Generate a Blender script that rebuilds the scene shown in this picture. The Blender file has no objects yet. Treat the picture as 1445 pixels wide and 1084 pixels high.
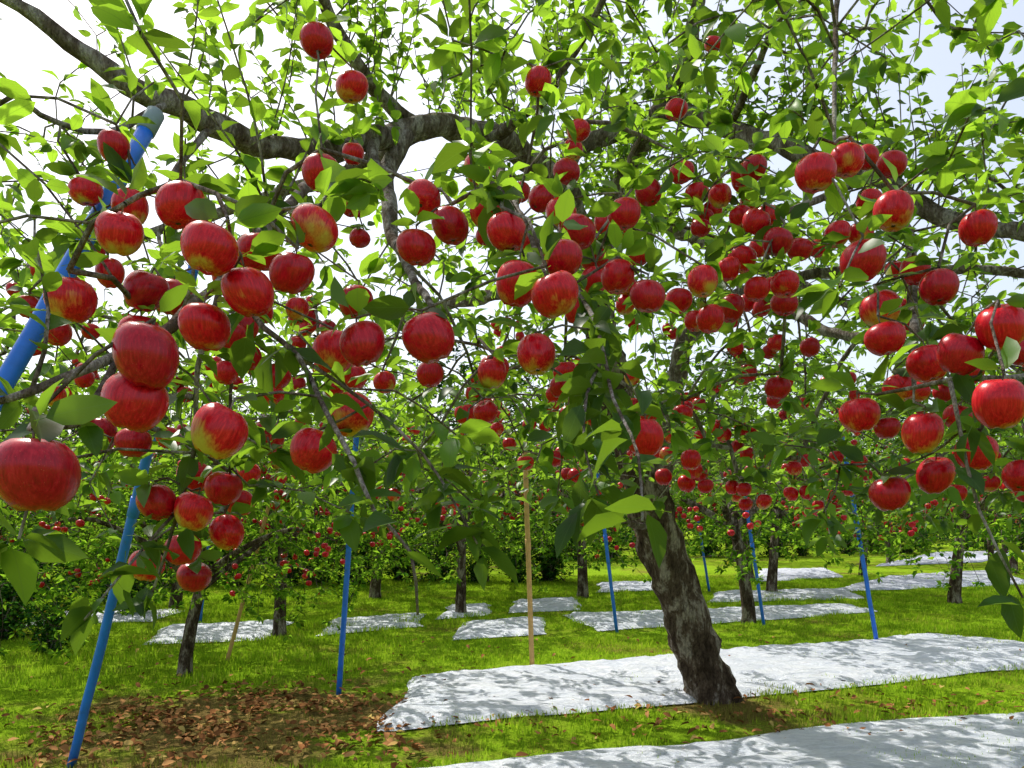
import bpy, math, random
import numpy as np
from mathutils import Vector, noise
random.seed(11); R=np.random.default_rng(7)
scene=bpy.context.scene; COL=scene.collection

# ---------------------------------------------------------------- helpers
def link(name,data,parent=None,loc=(0,0,0),rot=(0,0,0),scl=(1,1,1)):
    o=bpy.data.objects.new(name,data); COL.objects.link(o)
    o.location=loc; o.rotation_euler=rot; o.scale=scl
    if parent: o.parent=parent
    return o
def mesh_np(name,V,F,mat=None,attrs=None,smooth=True):
    me=bpy.data.meshes.new(name)
    V=np.asarray(V,dtype=np.float32)
    if isinstance(F,np.ndarray):
        nf,k=F.shape
        me.vertices.add(len(V)); me.vertices.foreach_set('co',V.ravel())
        me.loops.add(nf*k); me.loops.foreach_set('vertex_index',F.ravel().astype(np.int32))
        me.polygons.add(nf); me.polygons.foreach_set('loop_start',np.arange(0,nf*k,k,dtype=np.int32))
        me.polygons.foreach_set('loop_total',np.full(nf,k,dtype=np.int32))
        me.update(calc_edges=True); me.validate()
    else:
        me.from_pydata(V.tolist(),[],F)
    if smooth: me.polygons.foreach_set('use_smooth',[True]*len(me.polygons))
    if attrs:
        for n,a in attrs.items():
            a=np.asarray(a,dtype=np.float32)
            if a.ndim==1:
                at=me.attributes.new(n,'FLOAT','POINT'); at.data.foreach_set('value',a)
            else:
                at=me.attributes.new(n,'FLOAT_VECTOR','POINT'); at.data.foreach_set('vector',a.ravel())
    if mat: me.materials.append(mat)
    me.update()
    return me

def newmat(name):
    m=bpy.data.materials.new(name); m.use_nodes=True
    nt=m.node_tree; nt.nodes.clear()
    return m,nt.nodes,nt.links
def N(ns,t,**k):
    n=ns.new(t)
    for a,v in k.items():
        if a in n.inputs: n.inputs[a].default_value=v
        else: setattr(n,a,v)
    return n
def ramp(ns,stops,interp='LINEAR'):
    r=ns.new('ShaderNodeValToRGB'); e=r.color_ramp.elements
    r.color_ramp.interpolation=interp
    while len(e)<len(stops): e.new(.5)
    for i,(p,c) in enumerate(stops):
        e[i].position=p; e[i].color=(c[0],c[1],c[2],1) if not isinstance(c,(int,float)) else (c,c,c,1)
    return r
def mixc(ns,ls,f,a,b,mode='MIX'):
    m=ns.new('ShaderNodeMix'); m.data_type='RGBA'; m.blend_type=mode
    for s,v in ((m.inputs[0],f),(m.inputs[6],a),(m.inputs[7],b)):
        if isinstance(v,bpy.types.NodeSocket): ls.new(v,s)
        elif isinstance(v,(int,float)): s.default_value=v
        else: s.default_value=(v[0],v[1],v[2],1)
    return m.outputs[2]
def mth(ns,ls,op,a,b=0.0):
    m=ns.new('ShaderNodeMath'); m.operation=op
    for s,v in ((m.inputs[0],a),(m.inputs[1],b)):
        if isinstance(v,bpy.types.NodeSocket): ls.new(v,s)
        else: s.default_value=v
    return m.outputs[0]

# ---------------------------------------------------------------- materials
def soil_mask(ns,ls):
    """worn, leaf-littered soil: a patch left of the main tree, a smaller one round its foot, thin spots elsewhere"""
    g=N(ns,'ShaderNodeNewGeometry')
    nz=N(ns,'ShaderNodeTexNoise',Scale=1.5,Detail=4.,Roughness=.65); ls.new(g.outputs['Position'],nz.inputs['Vector'])
    out=mth(ns,ls,'MULTIPLY',mth(ns,ls,'SUBTRACT',nz.outputs[0],.6),4.)
    for c,r in (((-1.7,5.1,0),1.5),((1.5,5.6,0),.8)):
        d=ns.new('ShaderNodeVectorMath'); d.operation='DISTANCE'; ls.new(g.outputs['Position'],d.inputs[0]); d.inputs[1].default_value=c
        v=mth(ns,ls,'SUBTRACT',1.,mth(ns,ls,'DIVIDE',d.outputs['Value'],r))
        v=mth(ns,ls,'ADD',v,mth(ns,ls,'MULTIPLY',mth(ns,ls,'SUBTRACT',nz.outputs[0],.5),3.2))
        out=mth(ns,ls,'MAXIMUM',out,mth(ns,ls,'MULTIPLY',v,1.6))
    cl=N(ns,'ShaderNodeClamp'); ls.new(out,cl.inputs[0]); cl.inputs[2].default_value=.85
    return cl.outputs[0],nz.outputs[0]
def leaf_material(name,stops,tcol,tmix=.42,rough=.42,simple=False,soil=False):
    m,ns,ls=newmat(name)
    at=N(ns,'ShaderNodeAttribute',attribute_name='lp')
    sep=ns.new('ShaderNodeSeparateXYZ'); ls.new(at.outputs['Vector'],sep.inputs[0])
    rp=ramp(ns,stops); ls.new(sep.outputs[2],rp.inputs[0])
    o=ns.new('ShaderNodeOutputMaterial')
    if tmix==0:
        p=ns.new('ShaderNodeBsdfDiffuse'); ls.new(rp.outputs[0],p.inputs[0]); ls.new(p.outputs[0],o.inputs[0]); return m
    t=ns.new('ShaderNodeBsdfTranslucent')
    mx=N(ns,'ShaderNodeMixShader'); mx.inputs[0].default_value=tmix; ls.new(mx.outputs[0],o.inputs[0])
    tv=ramp(ns,[(0,[c*.3 for c in tcol]),(.5,[c*.85 for c in tcol]),(1,[c*1.2 for c in tcol])]); ls.new(sep.outputs[2],tv.inputs[0])
    if simple:
        p=ns.new('ShaderNodeBsdfDiffuse'); c1=rp.outputs[0];c2=tv.outputs[0]
        if soil:
            mk,nz=soil_mask(ns,ls)
            lum=ramp(ns,[(.35,.62),(.6,1.15)]); ls.new(nz,lum.inputs[0])
            c1=mixc(ns,ls,1.,c1,lum.outputs[0],'MULTIPLY')
            c1=mixc(ns,ls,mk,c1,(.17,.12,.045)); c2=mixc(ns,ls,mk,c2,(.14,.12,.03))
        ls.new(c1,p.inputs[0]); ls.new(c2,t.inputs[0])
    else:
        ax=mth(ns,ls,'ABSOLUTE',sep.outputs[0])
        rib=mth(ns,ls,'LESS_THAN',ax,.03)
        w=mth(ns,ls,'SUBTRACT',sep.outputs[1],mth(ns,ls,'MULTIPLY',ax,.5))
        w=mth(ns,ls,'SINE',mth(ns,ls,'MULTIPLY',w,48.))
        vein=mth(ns,ls,'MULTIPLY',mth(ns,ls,'GREATER_THAN',w,.88),.22)
        f=mth(ns,ls,'MAXIMUM',mth(ns,ls,'MULTIPLY',rib,.55),vein)
        col=mixc(ns,ls,f,rp.outputs[0],(.11,.19,.05))
        geo=N(ns,'ShaderNodeNewGeometry')
        col=mixc(ns,ls,mth(ns,ls,'MULTIPLY',geo.outputs['Backfacing'],.2),col,(.11,.18,.06))
        p=N(ns,'ShaderNodeBsdfPrincipled',Roughness=rough); ls.new(col,p.inputs['Base Color'])
        p.inputs['Specular IOR Level'].default_value=.27
        ls.new(mixc(ns,ls,mth(ns,ls,'MULTIPLY',f,.7),tv.outputs[0],(.10,.20,.02)),t.inputs[0])
    ls.new(p.outputs[0],mx.inputs[1]); ls.new(t.outputs[0],mx.inputs[2])
    return m
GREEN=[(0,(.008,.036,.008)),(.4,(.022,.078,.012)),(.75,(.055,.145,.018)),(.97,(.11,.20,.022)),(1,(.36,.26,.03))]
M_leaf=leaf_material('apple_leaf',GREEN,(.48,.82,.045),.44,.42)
M_leafbg=leaf_material('apple_leaf_far',GREEN,(.40,.72,.04),.42,.5,True)
M_leafdist=leaf_material('apple_leaf_distant',[(p,[v*1.3 for v in c]) for p,c in GREEN],(0,0,0),0)
M_dry=leaf_material('dry_leaf',[(0,(.13,.055,.022)),(.5,(.30,.13,.05)),(.85,(.42,.22,.09)),(1,(.42,.33,.10))],(.3,.15,.05),0,.7)
M_grass=leaf_material('grass_blades',[(0,(.10,.22,.012)),(.5,(.22,.40,.018)),(.88,(.38,.54,.03)),(1,(.45,.38,.09))],(.62,.95,.04),.25,.5,True,True)

def bark(name,c1,c2,c3,sc=1.):
    m,ns,ls=newmat(name)
    tc=N(ns,'ShaderNodeTexCoord')
    mp=N(ns,'ShaderNodeMapping'); mp.inputs['Scale'].default_value=(1,1,.4); ls.new(tc.outputs['Object'],mp.inputs[0])
    n1=N(ns,'ShaderNodeTexNoise',Scale=9.*sc,Detail=5.,Roughness=.7); ls.new(mp.outputs[0],n1.inputs['Vector'])
    n2=N(ns,'ShaderNodeTexNoise',Scale=60.*sc,Detail=4.,Roughness=.75); ls.new(mp.outputs[0],n2.inputs['Vector'])
    r=ramp(ns,[(.38,c1),(.5,c2),(.58,c3)]); ls.new(n1.outputs[0],r.inputs[0])
    r2=ramp(ns,[(.3,.35),(.7,1.5)]); ls.new(n2.outputs[0],r2.inputs[0])
    c=mixc(ns,ls,1.,r.outputs[0],r2.outputs[0],'MULTIPLY')
    p=ns.new('ShaderNodeBsdfDiffuse'); ls.new(c,p.inputs[0])
    h=mth(ns,ls,'ADD',n2.outputs[0],mth(ns,ls,'MULTIPLY',n1.outputs[0],1.6))
    b=N(ns,'ShaderNodeBump',Strength=1.,Distance=.02); ls.new(h,b.inputs['Height']); ls.new(b.outputs[0],p.inputs['Normal'])
    o=ns.new('ShaderNodeOutputMaterial'); ls.new(p.outputs[0],o.inputs[0]); return m
M_trunk=bark('trunk_bark',(.05,.035,.026),(.11,.08,.06),(.30,.26,.22))
M_limb=bark('limb_bark',(.12,.09,.07),(.22,.18,.155),(.40,.36,.34),1.6)

def apple_material():
    m,ns,ls=newmat('apple_skin')
    at=N(ns,'ShaderNodeAttribute',attribute_name='lp'); ar=N(ns,'ShaderNodeAttribute',attribute_name='rnd')
    sep=ns.new('ShaderNodeSeparateXYZ'); ls.new(at.outputs['Vector'],sep.inputs[0])
    off=ns.new('ShaderNodeVectorMath'); off.operation='ADD'
    cmb=ns.new('ShaderNodeCombineXYZ'); 
    for i in range(3): ls.new(mth(ns,ls,'MULTIPLY',ar.outputs['Fac'],37.+i*11),cmb.inputs[i])
    ls.new(at.outputs['Vector'],off.inputs[0]); ls.new(cmb.outputs[0],off.inputs[1])
    mp=N(ns,'ShaderNodeMapping'); mp.inputs['Scale'].default_value=(1,1,.14); ls.new(off.outputs[0],mp.inputs[0])
    st=N(ns,'ShaderNodeTexNoise',Scale=22.,Detail=4.,Roughness=.7); ls.new(mp.outputs[0],st.inputs['Vector'])
    bl=N(ns,'ShaderNodeTexNoise',Scale=1.7,Detail=2.); ls.new(off.outputs[0],bl.inputs['Vector'])
    red=ramp(ns,[(.32,(.34,.001,.009)),(.52,(.56,.003,.016)),(.74,(.78,.022,.035))]); ls.new(st.outputs[0],red.inputs[0])
    redv=ramp(ns,[(0,(.72,.8,1.1)),(.5,(1,1,1)),(1,(1.12,1.6,1.2))]); ls.new(ar.outputs['Fac'],redv.inputs[0])
    rc=mixc(ns,ls,1.,red.outputs[0],redv.outputs[0],'MULTIPLY')
    f=mth(ns,ls,'MULTIPLY',sep.outputs[2],-1.45)
    f=mth(ns,ls,'ADD',f,mth(ns,ls,'MULTIPLY',mth(ns,ls,'SUBTRACT',bl.outputs[0],.5),2.6))
    f=mth(ns,ls,'ADD',f,mth(ns,ls,'MULTIPLY',mth(ns,ls,'SUBTRACT',ar.outputs['Fac'],.99),1.3))
    f=mth(ns,ls,'ADD',f,mth(ns,ls,'MULTIPLY',mth(ns,ls,'SUBTRACT',st.outputs[0],.5),1.))
    fr=ramp(ns,[(.08,0.),(.7,.85)]); ls.new(f,fr.inputs[0])
    yc=ramp(ns,[(.3,(.66,.28,.03)),(.7,(.50,.46,.07))]); ls.new(bl.outputs[0],yc.inputs[0])
    c=mixc(ns,ls,fr.outputs[0],rc,yc.outputs[0])
    vo=N(ns,'ShaderNodeTexVoronoi',Scale=24.); ls.new(off.outputs[0],vo.inputs['Vector'])
    sp=mth(ns,ls,'LESS_THAN',vo.outputs[0],.09)
    c=mixc(ns,ls,mth(ns,ls,'MULTIPLY',sp,.35),c,(.8,.35,.2))
    rr=mth(ns,ls,'SQRT',mth(ns,ls,'ADD',mth(ns,ls,'MULTIPLY',sep.outputs[0],sep.outputs[0]),mth(ns,ls,'MULTIPLY',sep.outputs[1],sep.outputs[1])))
    cal=mth(ns,ls,'MULTIPLY',mth(ns,ls,'LESS_THAN',rr,.055),mth(ns,ls,'LESS_THAN',sep.outputs[2],0.))
    c=mixc(ns,ls,cal,c,(.05,.03,.015))
    top=mth(ns,ls,'MULTIPLY',mth(ns,ls,'LESS_THAN',rr,.1),mth(ns,ls,'GREATER_THAN',sep.outputs[2],0.))
    c=mixc(ns,ls,mth(ns,ls,'MULTIPLY',top,.6),c,(.35,.25,.06))
    p=N(ns,'ShaderNodeBsdfPrincipled',Roughness=.3); ls.new(c,p.inputs['Base Color'])
    rg=ramp(ns,[(.3,.18),(.7,.34)]); ls.new(bl.outputs[0],rg.inputs[0]); ls.new(rg.outputs[0],p.inputs['Roughness'])
    p.inputs['Specular IOR Level'].default_value=.32
    b=N(ns,'ShaderNodeBump',Strength=.1,Distance=.003); ls.new(st.outputs[0],b.inputs['Height']); ls.new(b.outputs[0],p.inputs['Normal'])
    o=ns.new('ShaderNodeOutputMaterial'); ls.new(p.outputs[0],o.inputs[0]); return m
M_apple=apple_material()

def paint(name,c,c2,rough=.4):
    m,ns,ls=newmat(name)
    tc=N(ns,'ShaderNodeTexCoord'); n=N(ns,'ShaderNodeTexNoise',Scale=14.,Detail=7.,Roughness=.7); ls.new(tc.outputs['Object'],n.inputs['Vector'])
    r=ramp(ns,[(.35,c),(.6,[v*.8 for v in c]),(.74,c2)]); ls.new(n.outputs[0],r.inputs[0])
    p=N(ns,'ShaderNodeBsdfPrincipled',Roughness=rough); ls.new(r.outputs[0],p.inputs['Base Color'])
    b=N(ns,'ShaderNodeBump',Strength=.2,Distance=.003); ls.new(n.outputs[0],b.inputs['Height']); ls.new(b.outputs[0],p.inputs['Normal'])
    o=ns.new('ShaderNodeOutputMaterial'); ls.new(p.outputs[0],o.inputs[0]); return m
M_blue=paint('blue_paint',(.012,.17,.80),(.03,.08,.24),.36)
M_wood=paint('pale_wood',(.62,.38,.14),(.34,.20,.08),.75)
M_strap=paint('strap',(.22,.30,.34),(.12,.12,.12),.6)

def sheet_material():
    m,ns,ls=newmat('silver_plastic_sheet')
    tc=N(ns,'ShaderNodeTexCoord')
    mp=N(ns,'ShaderNodeMapping'); mp.inputs['Rotation'].default_value=(0,0,-.4); mp.inputs['Scale'].default_value=(.8,1.6,1); ls.new(tc.outputs['Object'],mp.inputs[0])
    n1=N(ns,'ShaderNodeTexNoise',Scale=4.2,Detail=6.,Roughness=.62,Distortion=1.6); ls.new(mp.outputs[0],n1.inputs['Vector'])
    n2=N(ns,'ShaderNodeTexNoise',Scale=22.,Detail=5.,Roughness=.7,Distortion=1.2); ls.new(mp.outputs[0],n2.inputs['Vector'])
    r=ramp(ns,[(.3,(.50,.55,.66)),(.5,(.66,.70,.79)),(.75,(.78,.80,.84))]); ls.new(n1.outputs[0],r.inputs[0])
    r2=ramp(ns,[(.3,.75),(.65,1.04)]); ls.new(n2.outputs[0],r2.inputs[0])
    c=mixc(ns,ls,1.,r.outputs[0],r2.outputs[0],'MULTIPLY')
    n3=N(ns,'ShaderNodeTexNoise',Scale=1.1,Detail=7.,Roughness=.75); ls.new(tc.outputs['Object'],n3.inputs['Vector'])
    d=ramp(ns,[(.6,0.),(.78,.5)]); ls.new(n3.outputs[0],d.inputs[0])
    c=mixc(ns,ls,d.outputs[0],c,(.28,.25,.20))
    p=N(ns,'ShaderNodeBsdfPrincipled',Roughness=.34,Metallic=.1); ls.new(c,p.inputs['Base Color'])
    h=mth(ns,ls,'ADD',n1.outputs[0],mth(ns,ls,'MULTIPLY',n2.outputs[0],.35))
    b=N(ns,'ShaderNodeBump',Strength=.9,Distance=.05); ls.new(h,b.inputs['Height']); ls.new(b.outputs[0],p.inputs['Normal'])
    o=ns.new('ShaderNodeOutputMaterial'); ls.new(p.outputs[0],o.inputs[0]); return m
M_sheet=sheet_material()

def ground_material():
    m,ns,ls=newmat('orchard_ground')
    tc=N(ns,'ShaderNodeTexCoord')
    n1=N(ns,'ShaderNodeTexNoise',Scale=.7,Detail=7.,Roughness=.68); ls.new(tc.outputs['Object'],n1.inputs['Vector'])
    n2=N(ns,'ShaderNodeTexNoise',Scale=45.,Detail=5.,Roughness=.75); ls.new(tc.outputs['Object'],n2.inputs['Vector'])
    r=ramp(ns,[(.3,(.17,.32,.014)),(.5,(.25,.40,.02)),(.6,(.22,.26,.03)),(.72,(.22,.14,.06))]); ls.new(n1.outputs[0],r.inputs[0])
    r2=ramp(ns,[(.3,.4),(.7,1.5)]); ls.new(n2.outputs[0],r2.inputs[0])
    mk,nz=soil_mask(ns,ls)
    c=mixc(ns,ls,mk,r.outputs[0],(.20,.12,.055))
    c=mixc(ns,ls,1.,c,r2.outputs[0],'MULTIPLY')
    p=ns.new('ShaderNodeBsdfDiffuse'); ls.new(c,p.inputs[0])
    b=N(ns,'ShaderNodeBump',Strength=1.,Distance=.03); ls.new(n2.outputs[0],b.inputs['Height']); ls.new(b.outputs[0],p.inputs['Normal'])
    o=ns.new('ShaderNodeOutputMaterial'); ls.new(p.outputs[0],o.inputs[0]); return m
M_ground=ground_material()

# ---------------------------------------------------------------- geometry builders
class Tubes:
    def __init__(s): s.v=[];s.f=[]
    def add(s,P,rad,n=6,rough=0.,cap=True):
        P=[Vector(p) for p in P]; b=len(s.v); u=None
        for i,p in enumerate(P):
            t=(P[min(i+1,len(P)-1)]-P[max(i-1,0)])
            if t.length<1e-6: t=Vector((0,0,1))
            t.normalize()
            if u is None:
                u=t.cross(Vector((0.3,1,0.2))); 
                if u.length<.1: u=t.cross(Vector((1,0,0)))
            u=u-t*u.dot(t)
            if u.length<1e-4: u=t.orthogonal()
            u.normalize(); w=t.cross(u)
            for k in range(n):
                a=2*math.pi*k/n; dd=u*math.cos(a)+w*math.sin(a); r=rad[i]
                if rough:
                    q=p+dd*r
                    r*=1+rough*(noise.noise(q*7)+.6*noise.noise(q*19))
                s.v.append(tuple(p+dd*r))
        for i in range(len(P)-1):
            for k in range(n):
                k2=(k+1)%n
                s.f.append((b+i*n+k,b+i*n+k2,b+(i+1)*n+k2,b+(i+1)*n+k))
        if cap:
            s.f.append(tuple(b+(len(P)-1)*n+k for k in range(n)))
            s.f.append(tuple(b+k for k in reversed(range(n))))
    def mesh(s,name,mat): return mesh_np(name,s.v,s.f,mat)

def crom(P,step=.08):
    P=[Vector(p) for p in P]; Q=[P[0]*2-P[1]]+P+[P[-1]*2-P[-2]]; out=[];par=[]
    for i in range(1,len(Q)-2):
        n=max(2,int((Q[i+1]-Q[i]).length/step))
        for k in range(n):
            t=k/n; a,b,c,d=Q[i-1],Q[i],Q[i+1],Q[i+2]
            out.append(.5*((2*b)+(c-a)*t+(2*a-5*b+4*c-d)*t*t+(3*b-a-3*c+d)*t**3)); par.append(i-1+t)
    out.append(P[-1]); par.append(len(P)-1.)
    return out,par

def leaves_mesh(name,pos,dr,nr,L,mat,hi=True,wid=.275,petiole=True,rnd=None):
    n=len(pos); pos=np.asarray(pos,float);dr=np.asarray(dr,float);nr=np.asarray(nr,float);L=np.asarray(L,float)
    dr=dr/(np.linalg.norm(dr,axis=1)[:,None]+1e-9)
    nr=nr-dr*np.sum(nr*dr,axis=1)[:,None]; nr/=np.linalg.norm(nr,axis=1)[:,None]+1e-9
    sx=np.cross(dr,nr)
    if rnd is None: rnd=R.random(n)
    if hi:
        T=[(0,0),(-.74,.2),(0,.2),(.74,.2),(-1,.48),(0,.48),(1,.48),(-.68,.78),(0,.78),(.68,.78),(0,1.04)]
        F=[(0,2,1),(0,3,2),(1,2,5),(1,5,4),(2,3,6),(2,6,5),(4,5,8),(4,8,7),(5,6,9),(5,9,8),(7,8,10),(8,9,10)]
        if petiole:
            T+=[(-.04,-.3),(.04,-.3),(0.03,0.02)]; F+=[(11,12,13),(11,13,0)]
    else:
        T=[(0,0),(-1,.5),(0,.45),(1,.5),(0,1)]; F=[(0,2,1),(0,3,2),(1,2,4),(2,3,4)]
    T=np.array(T,float);F=np.array(F); k=len(T)
    curl=R.uniform(.02,.5,n)[:,None]; fold=R.uniform(.05,.75,n)[:,None]; wv=R.uniform(-.07,.07,(n,k)); tw=R.normal(0,.25,n)[:,None]
    ww=wid*R.uniform(.8,1.15,n)[:,None]
    x=T[:,0][None]*ww; t=T[:,1][None]; z=-curl*np.clip(t,0,2)**2+fold*np.abs(x)+wv*np.abs(T[:,0])[None]+tw*x*t
    V=pos[:,None]+L[:,None,None]*(sx[:,None]*x[...,None]+dr[:,None]*(t-0*x)[...,None]+nr[:,None]*z[...,None])
    FF=(F[None]+(np.arange(n)*k)[:,None,None]).reshape(-1,3)
    lp=np.stack([np.broadcast_to(T[:,0],(n,k)),np.broadcast_to(T[:,1],(n,k)),np.broadcast_to(rnd[:,None],(n,k))],-1).reshape(-1,3)
    return mesh_np(name,V.reshape(-1,3),FF,mat,{'lp':lp})

def apples_mesh(name,C,S,mat,seg=24,rings=15,tilt=.45):
    n=len(C);C=np.asarray(C,float);S=np.asarray(S,float)
    ph=np.linspace(0,math.pi,rings);th=np.arange(seg)/seg*2*math.pi
    PH,TH=np.meshgrid(ph,th,indexing='ij')
    r=.5*np.sin(PH)**.86*(1+.085*np.cos(PH))
    r=r*(1+.02*np.cos(5*TH)*(PH/math.pi)**2)
    z=.485*np.cos(PH)
    z=np.where(PH<1.57,z-.17*np.exp(-(r/.13)**2),z+.085*np.exp(-(r/.12)**2)+.02*np.cos(5*TH)*np.exp(-((r-.2)/.1)**2))
    base=np.stack([r*np.cos(TH),r*np.sin(TH),z],-1).reshape(-1,3); k=len(base)
    sc=np.stack([R.uniform(.93,1.06,n),R.uniform(.93,1.06,n),R.uniform(.9,1.07,n)],-1)
    V=base[None]*sc[:,None]
    V[:,:,0]+=V[:,:,2]*R.uniform(-.15,.15,n)[:,None]
    a=R.uniform(0,6.28,n);b=np.abs(R.normal(0,tilt*.6,n)).clip(0,.8)
    up=np.stack([np.sin(b)*np.cos(a),np.sin(b)*np.sin(a),np.cos(b)],-1)
    ref=np.tile([[1.,0,0]],(n,1)); u=np.cross(up,ref);u/=np.linalg.norm(u,axis=1)[:,None];w=np.cross(up,u)
    g=R.uniform(0,6.28,n)[:,None]; u2=u*np.cos(g)+w*np.sin(g);w2=np.cross(up,u2)
    W=V[:,:,0:1]*u2[:,None]+V[:,:,1:2]*w2[:,None]+V[:,:,2:3]*up[:,None]
    W=W*S[:,None,None]+C[:,None]
    F=[]
    for i in range(rings-1):
        for j in range(seg):
            F.append((i*seg+j,(i+1)*seg+j,(i+1)*seg+(j+1)%seg,i*seg+(j+1)%seg))
    F=np.array(F);FF=(F[None]+(np.arange(n)*k)[:,None,None]).reshape(-1,4)
    me=mesh_np(name,W.reshape(-1,3),FF,mat,{'lp':np.broadcast_to(base,(n,k,3)).reshape(-1,3),'rnd':np.repeat(R.random(n),k)})
    stem=C+up*S[:,None]*.29
    return me,stem,up

class Grower:
    """joins every spur and fruit to the nearest wood so the crown is one connected branch system"""
    def __init__(s,cap=90000):
        s.p=np.zeros((cap,3));s.par=np.full(cap,-1);s.cnt=np.zeros(cap);s.n=0;s.ch=[]
    def node(s,p,par=-1):
        s.p[s.n]=p;s.par[s.n]=par;s.n+=1;return s.n-1
    def reach(s,t,seg=.11,wig=.16):
        d=s.p[:s.n]-t; dist=(d**2).sum(1)*(1+.8*(d[:,2]<0)); i=int(dist.argmin())
        a=Vector(s.p[i]);b=Vector(t);ln=(b-a).length
        k=max(2,int(ln/seg)); c=(a+b)/2+Vector(R.normal(0,1,3))*wig*ln*.6+Vector((0,0,.16*ln))
        ids=[i];prev=i
        for j in range(1,k+1):
            u=j/k; q=a*(1-u)**2+c*2*u*(1-u)+b*u*u
            if j<k: q=q+Vector(R.normal(0,1,3))*.008
            prev=s.node(q,prev);ids.append(prev)
        s.cnt[prev]+=1; s.ch.append(ids); return ids
    def finish(s,tb,n0,r0=.0014,g=.0011,rmax=.017,sides=5):
        for i in range(s.n-1,n0-1,-1):
            if s.par[i]>=0: s.cnt[s.par[i]]+=s.cnt[i]
        rad=np.minimum(r0+g*np.sqrt(s.cnt[:s.n]),rmax)
        for ids in s.ch:
            rr=[rad[j] for j in ids]; rr[0]=rr[1]
            tb.add([s.p[j] for j in ids],rr,sides,cap=False)

def rosette(pos,dirs,nrm,LL,p,ax,n,droop=.0,l0=.052,l1=.094,spread=1.):
    ax=np.asarray(ax,float);ax/=np.linalg.norm(ax)+1e-9
    for i in range(n):
        a=R.uniform(0,6.28); el=R.normal(.1-droop,.45)
        d=np.array([math.cos(a)*math.cos(el),math.sin(a)*math.cos(el),math.sin(el)])*spread+ax*.35
        pos.append(np.asarray(p)+R.normal(0,.006,3)+d*.012);dirs.append(d)
        nrm.append(np.array([0,0,1.])+R.normal(0,.55,3));LL.append(R.uniform(l0,l1))

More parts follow.
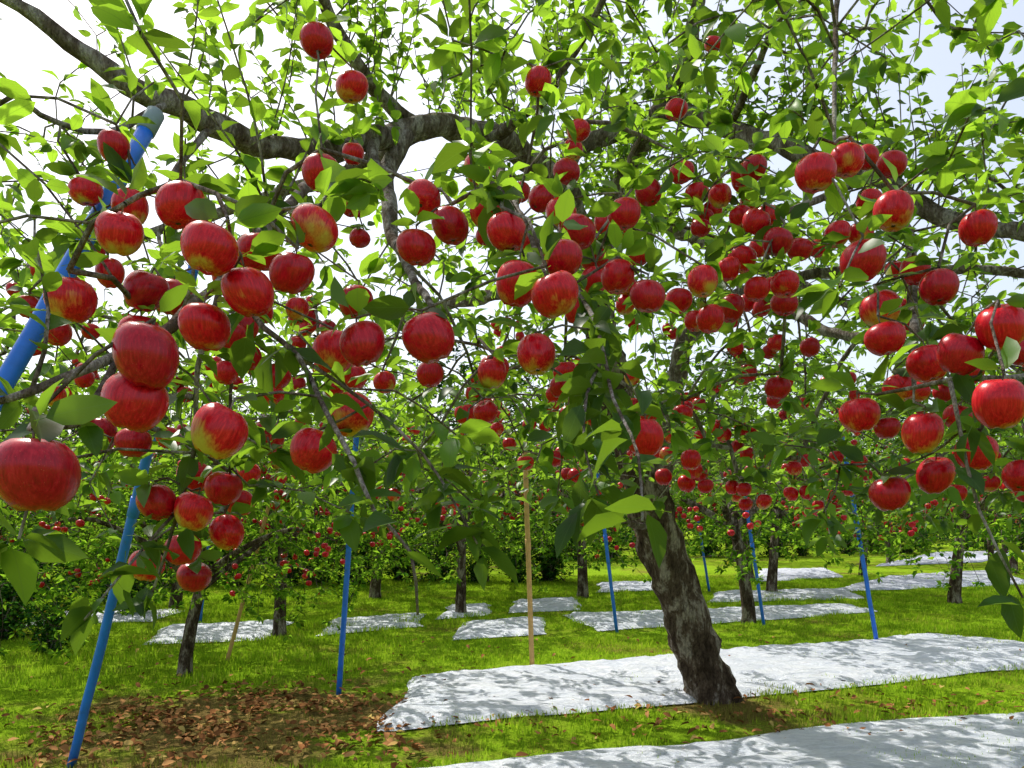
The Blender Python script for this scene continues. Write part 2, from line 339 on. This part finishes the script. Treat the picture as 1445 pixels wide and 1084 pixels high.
# ---------------------------------------------------------------- main apple tree
tree=link('apple_tree',None)
LIMBS={
'trunk':("1.47,5.83,-.08 1.44,5.82,.05 1.36,5.8,.29 1.19,5.75,.81 1.03,5.7,1.27 .89,5.65,1.73 .71,5.6,2.27 .62,5.55,2.66 .57,5.5,2.94",[.235,.195,.165,.158,.155,.135,.12,.11,.10]),
'A':(".57,5.5,2.94 .43,5.2,3.22 .25,4.8,3.37 -.09,4.4,3.39 -.36,4.0,3.28 -.60,3.7,3.08 -.79,3.4,2.87 -.97,3.1,2.76 -1.09,2.9,2.74 -1.16,2.7,2.72 -1.25,2.6,2.72 -1.37,2.55,2.80 -1.5,2.5,2.89 -1.67,2.4,2.93",[.095,.085,.078,.07,.065,.056,.05,.046,.042,.039,.036,.031,.024,.015]),
'A2':("-.63,3.6,3.01 -.61,3.4,2.77 -.65,2.9,2.55 -.65,2.4,2.28 -.63,2.0,2.02 -.64,1.75,1.83 -.64,1.5,1.67 -.69,1.4,1.59 -.74,1.3,1.53 -.80,1.25,1.49 -.88,1.2,1.47",[.035,.026,.02,.0165,.0145,.0125,.0105,.0095,.008,.006,.004]),
'A3':("-.50,3.8,3.14 -.57,3.7,2.93 -.54,3.5,2.65 -.47,3.3,2.43 -.28,2.6,2.03 -.17,2.3,1.82",[.045,.042,.034,.022,.012,.006]),
'B':("-.43,3.95,3.23 -.60,3.8,3.28 -.71,3.6,3.4 -.80,3.45,3.53 -.83,3.3,3.64 -.9,3.1,3.9",[.045,.038,.03,.025,.02,.01]),
'C':("-.12,4.3,3.35 .13,3.9,3.33 .26,3.7,3.42 .40,3.5,3.59 .45,3.4,3.7 .5,3.2,3.9",[.03,.02,.016,.013,.011,.006]),
'D':(".57,5.5,2.94 .66,5.4,3.39 .85,5.2,3.78 .99,4.9,3.94 1.06,4.7,4.12 1.07,4.5,4.48",[.085,.07,.06,.055,.048,.03]),
'E':(".25,4.8,3.37 .48,4.95,3.65 .99,4.9,3.79 1.26,4.6,3.57 1.45,4.3,3.31 1.63,4.0,3.08 1.77,3.7,2.86 1.92,3.5,2.62 2.12,3.3,2.49 2.42,3.1,2.38",[.05,.055,.056,.054,.05,.046,.04,.037,.034,.02]),
'F':("1.02,5.65,1.48 1.11,5.6,1.87 1.13,5.55,2.21 1.21,5.4,2.57 1.33,5.2,2.73 1.56,4.9,2.63 1.83,4.5,2.36 2.13,4.0,2.14",[.085,.08,.07,.06,.05,.04,.03,.018]),
'G':("1.77,3.7,2.86 1.49,3.0,2.38 1.31,2.6,2.07 1.16,2.3,1.84 1.06,2.1,1.65",[.022,.018,.015,.013,.006]),
'G2':("1.69,3.72,2.93 1.18,2.9,2.5 .91,2.7,2.34 .69,2.6,2.2",[.02,.014,.009,.005]),
'T':("1.26,4.6,3.57 1.3,3.8,3.75 1.21,2.9,3.5 .98,2.4,2.87 .85,2.1,2.49 .77,1.9,2.2",[.022,.015,.011,.008,.006,.004]),
'R':("2.42,3.1,2.38 2.1,2.5,2.1 1.64,2.1,1.89 1.21,1.75,1.67 1.03,1.6,1.59 .88,1.6,1.58 .78,1.7,1.57",[.02,.015,.012,.009,.0075,.006,.004]),
'R2':(".88,1.6,1.58 .87,1.55,1.49 .88,1.5,1.32 .93,1.45,1.16",[.005,.004,.003,.002]),
'M':("-.09,4.4,3.39 -.05,3.4,2.77 .03,2.5,2.25 .07,1.95,1.93 .09,1.75,1.79",[.03,.018,.010,.006,.003]),
'M2':(".03,2.5,2.25 .17,1.9,1.83 .18,1.55,1.62 .17,1.35,1.51 .19,1.2,1.40 .18,1.1,1.30",[.008,.006,.004,.003,.0025,.002]),
'M4':(".18,1.55,1.62 .13,1.4,1.52 .12,1.32,1.42 .14,1.28,1.34",[.004,.003,.0025,.002]),
'K':(".97,5.65,1.26 .70,5.3,1.30 .43,4.9,1.40 .24,4.6,1.48",[.03,.016,.012,.006]),
'L':("-.63,1.9,1.95 -.52,1.6,1.72 -.39,1.45,1.60 -.30,1.3,1.47 -.24,1.2,1.39 -.20,1.15,1.315 -.14,1.1,1.256 -.13,1.1,1.17",[.007,.006,.005,.0045,.004,.003,.0025,.002]),
'L6':("-.39,1.45,1.60 -.27,1.5,1.52 -.16,1.45,1.42 -.10,1.4,1.33 -.06,1.38,1.26",[.004,.0035,.003,.0025,.002]),
'L2':("-1.09,2.9,2.74 -1.10,2.6,2.44 -1.05,2.4,2.2",[.014,.011,.005]),
'L3':("-1.16,2.7,2.72 -1.17,2.3,2.42 -1.24,2.1,2.37 -1.25,2.0,2.37 -1.36,2.0,2.31 -1.6,1.9,2.2",[.012,.009,.007,.006,.005,.003]),
'L4':("-.69,1.4,1.59 -.68,1.25,1.45 -.65,1.1,1.44 -.60,1.0,1.44 -.55,.92,1.42",[.007,.006,.005,.004,.003]),
'L5':("-.645,1.78,1.85 -.67,1.7,1.63 -.70,1.75,1.45 -.76,1.8,1.30 -.84,1.85,1.12",[.008,.006,.005,.004,.003]),
'L7':("-.74,1.78,1.33 -.80,1.65,1.2 -.86,1.6,1.1",[.004,.003,.002]),
'back1':(".62,5.55,2.66 .3,6.2,3.1 -.3,6.8,3.2 -1.2,7.1,3.0 -2.0,7.0,2.6",[.08,.065,.05,.04,.02]),
'back2':(".66,5.4,3.3 1.2,6.2,3.6 2.1,6.9,3.5 3.2,7.0,3.1 4.0,6.8,2.6",[.08,.06,.045,.035,.02]),
'side1':("1.33,5.2,2.73 2.1,5.1,2.9 3.0,4.8,2.8 3.8,4.3,2.5",[.04,.035,.028,.015]),
'side2':("-.36,4.0,3.28 -1.0,4.4,3.2 -1.8,4.5,3.0 -2.6,4.3,2.7",[.04,.035,.028,.015]),
}
wood=Tubes();trunk=Tubes();G=Grower();limbpts={}
for k,(s,rr) in LIMBS.items():
    P=[tuple(map(float,t.split(','))) for t in s.split()]
    big=rr[0]>.015
    Q,par=crom(P,.05 if big else .06)
    rad=[float(np.interp(t,range(len(rr)),rr)) for t in par]
    if k!='trunk':
        Q=[q+Vector((noise.noise(q*5+Vector((3,0,0))),noise.noise(q*5+Vector((0,9,0))),noise.noise(q*5)))*min(.035,rad[i]*.9) if 0<i<len(Q)-1 else q for i,q in enumerate(Q)]
    if k=='trunk': trunk.add(Q,rad,36,.26)
    else: wood.add(Q,rad,14 if big else 7,.22 if big else .1)
    limbpts[k]=[np.array(q) for q in Q]
    for q in (Q[2:] if k!='trunk' else Q[-14:]): G.node(q)
n0=G.n

# fruit positions measured on site: x,y,z in cm
AP="""-52,87,135 -98,163,136 -51,111,153 -54,114,147 -76,163,168 -46,125,144 -37,148,143 -97,204,150 -32,158,151 -82,148,171 -71,144,182 -75,163,177 -60,144,187 -49,129,174 -45,136,169 -41,148,176 -38,153,186 -54,140,164 -76,178,180 -51,160,184 -114,213,218 -98,196,222 -94,196,207 -165,272,203 -112,222,199 -140,245,188 -78,175,134 -70,175,132 -76,222,135 -73,204,127 -90,196,119 -81,196,123 -85,213,115 -85,213,142 -71,196,138 -90,272,146 -68,222,153 -132,306,162 -110,213,153 -45,188,212 -48,196,248 -41,204,241 8,245,265 -21,188,206 -14,181,197 -21,175,190 -5,175,198 -1,163,189 8,148,172 1,158,177 10,158,182 5,163,164 -15,144,163 -27,144,162 -39,175,167 -40,204,186 -46,288,180 -54,272,179 -28,272,180 23,222,197 26,196,190 24,232,206 16,196,201 30,213,212 40,233,226 32,188,183 18,213,186 13,210,211 30,181,149 4,349,274 25,326,282 24,288,271 63,306,288 103,408,374 58,272,249 -10,233,233 18,272,181 23,326,173 -18,306,171 -9,272,167 -16,349,186 69,181,209 79,188,215 90,188,203 110,188,199 97,181,183 77,175,187 87,188,180 82,175,170 91,148,166 86,153,162 79,129,149 93,178,165 79,181,154 84,163,148 95,163,144 93,175,140 83,175,136 125,196,141 75,245,222 51,213,194 58,233,189 72,250,212 119,272,228 80,240,214 93,272,204 122,272,239 122,326,201 96,288,178 108,222,167 137,245,162 142,222,177 124,245,207"""
C=[[float(a)/100 for a in t.split(',')] for t in AP.split()]
S=[random.uniform(.080,.092) for _ in C]
def far_ok(p,C,S,m=.9):
    for c,s in zip(C,S):
        if (p[0]-c[0])**2+(p[1]-c[1])**2+(p[2]-c[2])**2<((s+.085)*.5*m)**2: return False
    return True
tries=0
while len(C)<500 and tries<20000:
    tries+=1
    y=R.uniform(2.2,7.3);x=R.uniform(-2.6,4.2);z=1.45+abs(R.normal(.0,.65))
    if y<3.4: x=R.uniform(-1.8,1.8); z=R.uniform(1.6,2.6)
    if z>3.3 or (x-.6)**2/9+(y-4.6)**2/9>1.3: continue
    for q in range(R.integers(2,7)):
        p=[x+R.normal(0,.075),y+R.normal(0,.075),z+R.normal(0,.075)]
        if far_ok(p,C,S): C.append(p);S.append(R.uniform(.072,.09))
me,stem,sup=apples_mesh('apples',C,S,M_apple)
link('apples',me,tree)

T=[];tries=0
while len(T)<2800 and tries<160000:
    tries+=1
    x=R.uniform(-4.2,5.6);y=R.uniform(1.1,7.6);z=R.uniform(1.1,4.8)
    rr=math.hypot(x-.7,(y-4.4)*1.05)
    if rr>4.7: continue
    lo=1.34+.34*noise.noise(Vector((x*1.3,y*1.3,0)))+(.2 if rr<1.0 else 0)
    hi=4.7-.07*rr*rr
    if z<lo or z>hi: continue
    w=.62
    if x<-.3 and z>2.4 : w=.28 if y>3 else .10
    if x>.4: w=.8
    if y<2.3 and z>2.2: w*=.5
    if y<1.7: w*=.5
    if y>6.: w*=.6
    if z<2.5 and 2<y<6.2 and x>-1.6: w*=1.9
    if noise.noise(Vector((x*1.2,y*1.2,z*1.7+5)))<-.08: w*=.22
    if R.random()>w: continue
    if math.hypot(x,y)<1.15: continue
    T.append((x,y,z))
T=np.array(T)
d0=np.array([((G.p[:n0]-t)**2).sum(1).min() for t in T]); T=T[d0.argsort()]
pos=[];dr=[];nm=[];LL=[]
for i,c in enumerate(C):
    t=np.array(stem[i])+sup[i]*.028+R.normal(0,.004,3)
    ids=G.reach(t,wig=.08)
    wood.add([stem[i],(np.array(stem[i])+t)/2+R.normal(0,.001,3),t],[.0015,.0013,.002],5)
    near=c[1]<1.9
    rosette(pos,dr,nm,LL,t,(0,0,.4),R.integers(2,5) if near else R.integers(4,8),l0=.045,l1=.085)
for t in T:
    ids=G.reach(t)
    P=[G.p[j] for j in ids]; ax=P[-1]-P[-2]
    rosette(pos,dr,nm,LL,P[-1],ax,R.integers(5,9),droop=.15)
    for j in range(max(1,len(P)-4),len(P)-1):
        rosette(pos,dr,nm,LL,P[j],P[j]-P[j-1],R.integers(1,4),droop=.1,l0=.045)
for k,m in (('A',36),('B',22),('C',20),('D',22),('E',64),('F',14),('A2',5),('back1',10),('back2',12),('side1',16),('side2',10),('T',6),('L3',4)):
    for _ in range(m):
        b=limbpts[k][R.integers(4,len(limbpts[k]))]; ln=R.uniform(.3,.85); lean=R.normal(0,.28,2)
        n=int(ln/.035); Pq=[]
        for j in range(n+1):
            u=j/n; Pq.append(b+np.array([lean[0]*u*ln+.02*math.sin(u*5),lean[1]*u*ln,ln*u]))
        if math.hypot(Pq[-1][0],Pq[-1][1])<1.1: continue
        wood.add(Pq[::2],[.0042*(1-.7*i/len(Pq[::2])) for i in range(len(Pq[::2]))],5)
        for j in range(2,n+1):
            for q in range(1 if j%3 else 2):
                a=j*2.4+q*3+R.normal(0,.3); el=R.uniform(-.2,.8)
                pos.append(Pq[j]);dr.append([math.cos(a)*math.cos(el),math.sin(a)*math.cos(el),math.sin(el)])
                nm.append(np.array([0,0,1])+R.normal(0,.4,3));LL.append(R.uniform(.055,.09)*(1-.35*j/n))
G.finish(wood,n0)
nh=len(pos)
for k,a,dens in (('L',6,2.4),('L6',2,2.2),('M2',12,3.0),('M4',1,3.),('R2',2,2.4),('L5',3,1.4),('L7',0,3.),('A3',20,.8),('R',10,.6),('A2',16,.6),('K',4,.8),('L4',3,.5)):
    for q in limbpts[k][a:]:
        for _ in range(R.poisson(dens)):
            az=R.uniform(0,6.28); el=R.uniform(-1.4,.2)
            pos.append(q+R.normal(0,.016,3));dr.append([math.cos(az)*math.cos(el),math.sin(az)*math.cos(el),math.sin(el)])
            nm.append([math.cos(az)*.6,math.sin(az)*.6,1.]+R.normal(0,.5,3));LL.append(R.uniform(.055,.092))
rnd=R.random(len(pos)); rnd[nh:]*=.2  # hanging-twig leaves get the dark greens: their shade is put into the colour
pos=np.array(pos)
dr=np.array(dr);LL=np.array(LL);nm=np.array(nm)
low=np.clip((2.4-pos[:,2])/1.,0,1); rnd=np.clip(rnd*(1-.5*low),0,1)  # painted canopy shade: leaf colour darkens towards the bottom of the crown
keep=np.linalg.norm(pos-np.array([0,0,1.3]),axis=1)>.9
mid=pos+dr/np.linalg.norm(dr,axis=1)[:,None]*LL[:,None]*.55
for c,s in zip(C,S):
    keep&=((mid-np.array(c))**2).sum(1)>(s*.5)**2
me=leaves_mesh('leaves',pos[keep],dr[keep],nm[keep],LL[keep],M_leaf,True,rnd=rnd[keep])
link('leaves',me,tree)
link('limbs',wood.mesh('limbs',M_limb),tree); link('trunk',trunk.mesh('trunk',M_trunk),tree)

# ---------------------------------------------------------------- other orchard trees (3 individuals, repeated)
def tree_template(seed):
    global R
    R=np.random.default_rng(seed)
    wd=Tubes();g=Grower(20000)
    lean=R.normal(0,.18,2); tp=[(0,0,-.05),(0,0,.12),(lean[0]*.3,lean[1]*.3,.7),(lean[0],lean[1],1.5)]
    Q,par=crom(tp,.15); wd.add(Q,[float(np.interp(t,range(4),[.125,.095,.08,.07])) for t in par],10,.15)
    for i in range(6):
        a=i*1.047+R.normal(0,.3);rl=R.uniform(1.5,2.3);h=R.uniform(.5,1.8)
        b=Vector(Q[-1-i%3]); 
        P=[b,b+Vector((math.cos(a)*.35*rl,math.sin(a)*.35*rl,.6*h)),b+Vector((math.cos(a+.2)*.7*rl,math.sin(a+.2)*.7*rl,h)),b+Vector((math.cos(a+.3)*rl,math.sin(a+.3)*rl,h*.75))]
        q,pr=crom(P,.12); wd.add(q,[float(np.interp(t,range(4),[.055,.04,.026,.01])) for t in pr],7,.1)
        for u in q[1:]: g.node(u)
    n0=g.n; T=[]
    while len(T)<840:
        p=R.uniform((-2.7,-2.7,.6),(2.7,2.7,4.1)); r=math.hypot(p[0],p[1])
        if r>2.5 or p[2]>4.-.22*r*r or p[2]<1.25-.2*r+.5*noise.noise(Vector((p[0]*2,p[1]*2,seed))): continue
        if noise.noise(Vector((p[0]*1.5+seed,p[1]*1.5,p[2]*1.7)))<-.1: continue
        T.append(p)
    T=np.array(T); d0=np.array([((g.p[:n0]-t)**2).sum(1).min() for t in T]); T=T[d0.argsort()]
    pos=[];dr=[];nm=[];LL=[]
    for t in T:
        ids=g.reach(t,seg=.2); P=[g.p[j] for j in ids]
        rosette(pos,dr,nm,LL,P[-1],P[-1]-P[-2],R.integers(7,11),l0=.065,l1=.105)
        for j in range(1,len(P)-1): rosette(pos,dr,nm,LL,P[j],P[j]-P[j-1],R.integers(1,4),l0=.065,l1=.10)
    C=[];S=[]
    while len(C)<130:
        a=R.uniform(0,6.28);r=2.5*math.sqrt(R.uniform(.25,1)); c=[r*math.cos(a),r*math.sin(a),1.25+abs(R.normal(0,.75))]
        if c[2]>3.3: continue
        for _ in range(R.integers(2,8)):
            p=[c[0]+R.normal(0,.09),c[1]+R.normal(0,.09),c[2]+R.normal(0,.09)]
            if far_ok(p,C,S): C.append(p);S.append(R.uniform(.07,.088))
    am,st,up=apples_mesh('apples_far',C,S,M_apple,12,9)
    for s_ in st: 
        ids=g.reach(np.array(s_)+np.array([0,0,.04]),seg=.25)
    g.finish(wd,n0,sides=4)
    lm=leaves_mesh('leaves_far',pos,dr,nm,LL,M_leafbg,False)
    return wd.mesh('wood_far',M_trunk),lm,am
TT=[tree_template(s) for s in (21,22,23)]
TD=[]
for a,b,c in TT:
    b2=b.copy(); b2.materials[0]=M_leafdist; TD.append((a,b2,c))
def place(x,y,s,rz,i):
    e=link('apple_tree',None,None,(x,y,0),(0,0,rz),(s,s,s))
    for nme,d in zip(('wood','leaves','apples'),(TT if y<15 else TD)[i%3]): link(nme,d,e)
spots=[(-2.75,6.7,.62),(-2.6,8.9,.8),(-5.2,7.6,.8),(3.0,10.1,.9),(1.2,13.5,1.),(-.7,10.9,.82),(-2.3,13.4,1.),(-4.9,11.6,.95),(4.6,14.1,1.),(7.0,12.6,1.),(7.6,8.8,1.),(-8.2,10.,1.)]
rr_=random.Random(5)
for j in range(0,4):
    for i in range(-7,9):
        x=i*4.5+rr_.uniform(-1.1,1.1)+2*(j%2); y=17.5+j*6.2+x*.10+rr_.uniform(-1.3,1.3)
        if abs(x)>y*.72+1.5: continue
        spots.append((x,y,rr_.uniform(.95,1.35)))
for n,(x,y,s) in enumerate(spots): place(x,y,s,rr_.uniform(0,6.28),n)
far=link('distant_trees',None)
for i in range(20):
    x=-46+i*4.9+rr_.uniform(-.8,.8); y=50+rr_.uniform(-2,4); s=rr_.uniform(2.1,2.8)
    e=link('crown_group',None,far,(x,y,-1.8),(0,0,rr_.uniform(0,6.28)),(s,s,s))
    for nme,d in zip(('wood','leaves'),TD[i%3][:2]): link(nme,d,e)

def shrub_template(seed,h=1.):
    global R
    R=np.random.default_rng(seed); wd=Tubes(); pos=[];dr=[];nm=[];LL=[]
    for i in range(24):
        a=R.uniform(0,6.28);r=R.uniform(.1,.8);hh=R.uniform(.5,1.15)*h
        P=[(R.normal(0,.07),R.normal(0,.07),0),(math.cos(a)*r*.4,math.sin(a)*r*.4,hh*.6),(math.cos(a)*r,math.sin(a)*r,hh)]
        q,_=crom(P,.08); wd.add(q,[.012*(1-.8*k/len(q)) for k in range(len(q))],5)
        for u in q[1:]:
            for _ in range(3): rosette(pos,dr,nm,LL,np.array(u)+R.normal(0,.1,3),(0,0,1),3,l0=.05,l1=.1)
    return wd.mesh('stems',M_limb),leaves_mesh('shrub_leaves',pos,dr,nm,LL,M_leafdist,False)
SH=[shrub_template(5),shrub_template(6)]
for n,(x,y,s) in enumerate([(-4.6,7.9,.6),(-5.6,8.8,.9),(-6.6,9.8,1.1),(-5.2,10.9,.8),(-7.8,11.5,1.3),(-6.2,12.6,1.2),(-9.5,13,1.5)]):
    e=link('shrub',None,None,(x,y,0),(0,0,n*1.3),(s,s,s*.95))
    for nme,d in zip(('stems','leaves'),SH[n%2]): link(nme,d,e)
hedge=link('hedge',None)
def hb(x,y,s):
    i=rr_.randrange(2)
    e=link('hedge_bush',None,hedge,(x,y,0),(0,0,rr_.uniform(0,6.28)),(s,s,s*rr_.uniform(.7,1.2)))
    for nme,d in zip(('stems','leaves'),SH[i]): link(nme,d,e)
for i in range(20):
    hb(-14+i*.78+rr_.uniform(-.2,.2),14.8+i*.13+rr_.uniform(-.6,.6),rr_.uniform(.8,1.5))
for i in range(26):
    hb(2+i*1.25,26+i*.55+rr_.uniform(-.5,.5),rr_.uniform(1.0,1.7)) if i%5!=3 else None
R=np.random.default_rng(99)

# ---------------------------------------------------------------- ground
def grid(name,x0,x1,y0,y1,nx,ny,mat,h):
    xs=np.linspace(x0,x1,nx);ys=np.linspace(y0,y1,ny)
    V=[(x,y,h(x,y)) for y in ys for x in xs]
    F=np.array([(j*nx+i,j*nx+i+1,(j+1)*nx+i+1,(j+1)*nx+i) for j in range(ny-1) for i in range(nx-1)])
    return mesh_np(name,V,F,mat)
link('ground',grid('ground',-500,500,-300,700,3,3,M_ground,lambda x,y:0.0))

def grass_patch(seed,n,size,h0,h1):
    r=np.random.default_rng(seed); p=np.zeros((n,3));p[:,:2]=r.uniform(-size/2,size/2,(n,2))
    a=r.uniform(0,6.28,n);t=r.uniform(.1,.9,n)
    d=np.stack([np.cos(a)*np.sin(t),np.sin(a)*np.sin(t),np.cos(t)],-1)
    nn=np.stack([np.cos(a),np.sin(a),np.full(n,.2)],-1)
    cl=np.array([noise.noise(Vector((q[0]*3,q[1]*3,seed))) for q in p])
    return leaves_mesh('grass_patch',p,d,nn,r.uniform(h0,h1,n)*(1+.8*cl),M_grass,False,.08,False,rnd=np.clip(r.random(n)*.8+.1+cl*.6,0,1))
GP=[grass_patch(s,2600,1.35,.02,.055) for s in (1,2,3)]
GT=grass_patch(4,900,1.35,.015,.04)
grass=link('grass',None)
for i in range(-9,11):
    for j in range(0,14):
        x=i*1.15+.3;y=3.6+j*1.1
        if abs(x)>y*.7+1.2: continue
        thin=-2.7<x<-.6 and 4.1<y<6.3
        link('grass_patch',GT if thin else GP[(i*7+j*3)%3],grass,(x+rr_.uniform(-.1,.1),y,0),(0,0,rr_.choice([0,1.57,3.14,4.71])+rr_.uniform(-.2,.2)),(1,1,rr_.uniform(.5,1.25)))

# plastic sheets
def sheet(c,zoff=0.,seed=0):
    a,b,d,e=[np.array(p,float) for p in c]
    lw=max(np.linalg.norm(b-a),np.linalg.norm(d-e));lh=np.linalg.norm(e-a)
    nx=max(12,int(lw/.06));ny=max(8,int(lh/.06)); V=[]
    for j in range(ny):
        for i in range(nx):
            u=i/(nx-1);v=j/(ny-1)
            p=(a*(1-u)+b*u)*(1-v)+(e*(1-u)+d*u)*v
            w=noise.noise(Vector((p[0]*1.1,p[1]*1.1,seed)))*.12+noise.noise(Vector((p[0]*5,p[1]*5,seed)))*.02
            p=p+np.array([w*(1 if u<.1 or u>.9 else .3),w])
            ed=min(i,nx-1-i,j,ny-1-j)
            z=.045+.02*noise.noise(Vector((p[0]*2.2,p[1]*4.2,seed)))+.028*(.5-abs(noise.noise(Vector((p[0]*5,p[1]*8,seed)))))+zoff
            if ed==0: z=.012
            elif ed==1: z=.03
            V.append((p[0],p[1],z))
    F=np.array([(j*nx+i,j*nx+i+1,(j+1)*nx+i+1,(j+1)*nx+i) for j in range(ny-1) for i in range(nx-1)])
    link('plastic_ground_sheet',mesh_np('plastic_ground_sheet',V,F,M_sheet))
SHT=[[(-.83,4.85),(6.,7.5),(4.6,9.),(-.83,6.55)],
[(-.1,3.2),(5.2,4.7),(5.2,6.0),(-.5,4.15)],
[(-.63,8.6),(.43,9.1),(.46,10.6),(-.6,10.1)],
[(.97,9.25),(5.2,11.3),(5.1,12.2),(.7,10.9)],
[(-2.2,8.9),(-1.1,9.7),(-1.2,11),(-2.3,10.4)],
[(-3.9,8.2),(-2.7,8.6),(-2.8,10.1),(-4.2,9.7)],
[(-.07,11.1),(1.,11.5),(1.1,13.2),(0,12.7)],
[(5.1,16.8),(7.6,18.2),(8.4,21.3),(6.5,20.8)],
[(5.7,14.4),(10.6,16.2),(12.6,20.6),(8.6,18.2)],
[(10.3,22.6),(14.6,24.8),(22,34),(17,32)],
[(-1.,10.4),(-.3,10.9),(-.3,12.2),(-1.,11.9)],
[(3.1,12.6),(5.8,13.1),(6.3,15),(3.6,14.2)],
[(1.6,14.4),(3.2,15.),(3.6,17),(1.8,16.4)],
[(-6,9.8),(-4.6,10.2),(-4.7,11.4),(-6.3,11)]]
for i,c in enumerate(SHT): sheet(c,0,i*3.7)

# fallen leaves
p=[];n=2300
while len(p)<n:
    if R.random()<.7: x,y=R.normal(-1.65,.8),R.normal(5.1,.6)
    elif R.random()<.6: x,y=R.normal(2.2,1.3),R.normal(5.3,.45)
    else: x,y=R.uniform(-4,5),R.uniform(3.8,9)
    if y<3.4: continue
    if noise.noise(Vector((x*1.8,y*2.6,4)))<-.05 and R.random()<.8: continue
    p.append((x,y,R.uniform(.012,.05)))
p=np.array(p);a=R.uniform(0,6.28,n)
d=np.stack([np.cos(a),np.sin(a),R.normal(0,.25,n)],-1);nn=np.stack([R.normal(0,.35,n),R.normal(0,.35,n),np.ones(n)],-1)
link('fallen_leaves',leaves_mesh('fallen_leaves',p,d,nn,R.uniform(.035,.068,n),M_dry,True,.28))

# ---------------------------------------------------------------- support poles
def pole(a,b,r,mat,name='support_pole',cap=True):
    a=Vector(a);b=Vector(b);e=link(name,None)
    t=Tubes(); d=(b-a).normalized(); k=14
    Q=[a+(b-a)*i/k+Vector((noise.noise(a*3+Vector((i,0,0))),noise.noise(a*3+Vector((0,i,0))),0))*.004 for i in range(k+1)]
    t.add(Q,[r]*(k+1),16); m=a+(b-a)*.55
    t.add([m-d*.05,m-d*.048,m+d*.048,m+d*.05],[r*1.0,r*1.18,r*1.18,r*1.0],16)
    link('tube',t.mesh('tube',mat),e)
    if cap:
        t=Tubes()
        t.add([b-d*.07,b-d*.068,b+d*.01,b+d*.02],[r*1.,r*1.15,r*1.12,r*.7],16)
        link('cap',t.mesh('cap',M_strap),e)
pole((-1.62,1.2,-.02),(-1.06,2.36,2.50),.0235,M_blue)
pole((-2.33,4.2,-.02),(-1.36,3.46,2.5),.023,M_blue)
pole((-1.30,5.97,-.02),(-1.12,5.8,2.1),.02,M_blue)
pole((1.22,9.25,-.02),(.95,9.0,2.0),.02,M_blue)
pole((3.87,8.44,-.02),(3.36,8.2,2.4),.022,M_blue)
pole((3.09,9.75,-.02),(2.78,9.6,1.8),.02,M_blue)
pole((3.62,14.6,-.02),(3.3,14.4,1.7),.022,M_blue)
pole((-4.0,10.2,-.02),(-3.9,10.5,1.9),.022,M_blue)
pole((.18,7.06,-.02),(.11,7.0,2.0),.022,M_wood,'wooden_stake',False)
pole((-2.62,7.3,-.02),(-2.2,7.6,1.9),.018,M_wood,'wooden_stake',False)

# ---------------------------------------------------------------- light
EL=math.radians(52);AZ=math.radians(-38)
w=bpy.data.worlds.new("World");scene.world=w;w.use_nodes=True
ns=w.node_tree.nodes;ls=w.node_tree.links;ns.clear()
sk=ns.new('ShaderNodeTexSky');sk.sky_type='NISHITA';sk.sun_disc=False;sk.sun_elevation=EL;sk.sun_rotation=AZ
sk.dust_density=4.;sk.air_density=1.;sk.altitude=200
b1=ns.new('ShaderNodeBackground');b1.inputs[1].default_value=.14;ls.new(sk.outputs[0],b1.inputs[0])
b2=ns.new('ShaderNodeBackground');b2.inputs[0].default_value=(.98,.985,1,1);b2.inputs[1].default_value=.45
ad=ns.new('ShaderNodeAddShader');ls.new(b1.outputs[0],ad.inputs[0]);ls.new(b2.outputs[0],ad.inputs[1])
o=ns.new('ShaderNodeOutputWorld');ls.new(ad.outputs[0],o.inputs[0])
sl=bpy.data.lights.new('sun','SUN');sl.energy=5.;sl.angle=math.radians(.5);sl.color=(1,.95,.85)
so=link('sun',sl); sd=Vector((math.sin(AZ)*math.cos(EL),math.cos(AZ)*math.cos(EL),math.sin(EL)))
so.rotation_euler=(-sd).to_track_quat('-Z','Y').to_euler()
# ---------------------------------------------------------------- camera
cm=bpy.data.cameras.new('camera');cm.lens=28;cm.sensor_width=36;cm.shift_y=.1336;cm.clip_start=.05;cm.clip_end=2000
co=link('camera',cm,None,(0,0,1.3),(math.radians(90),0,0));scene.camera=co
scene.view_settings.view_transform='Standard';scene.view_settings.look='None';scene.view_settings.exposure=0
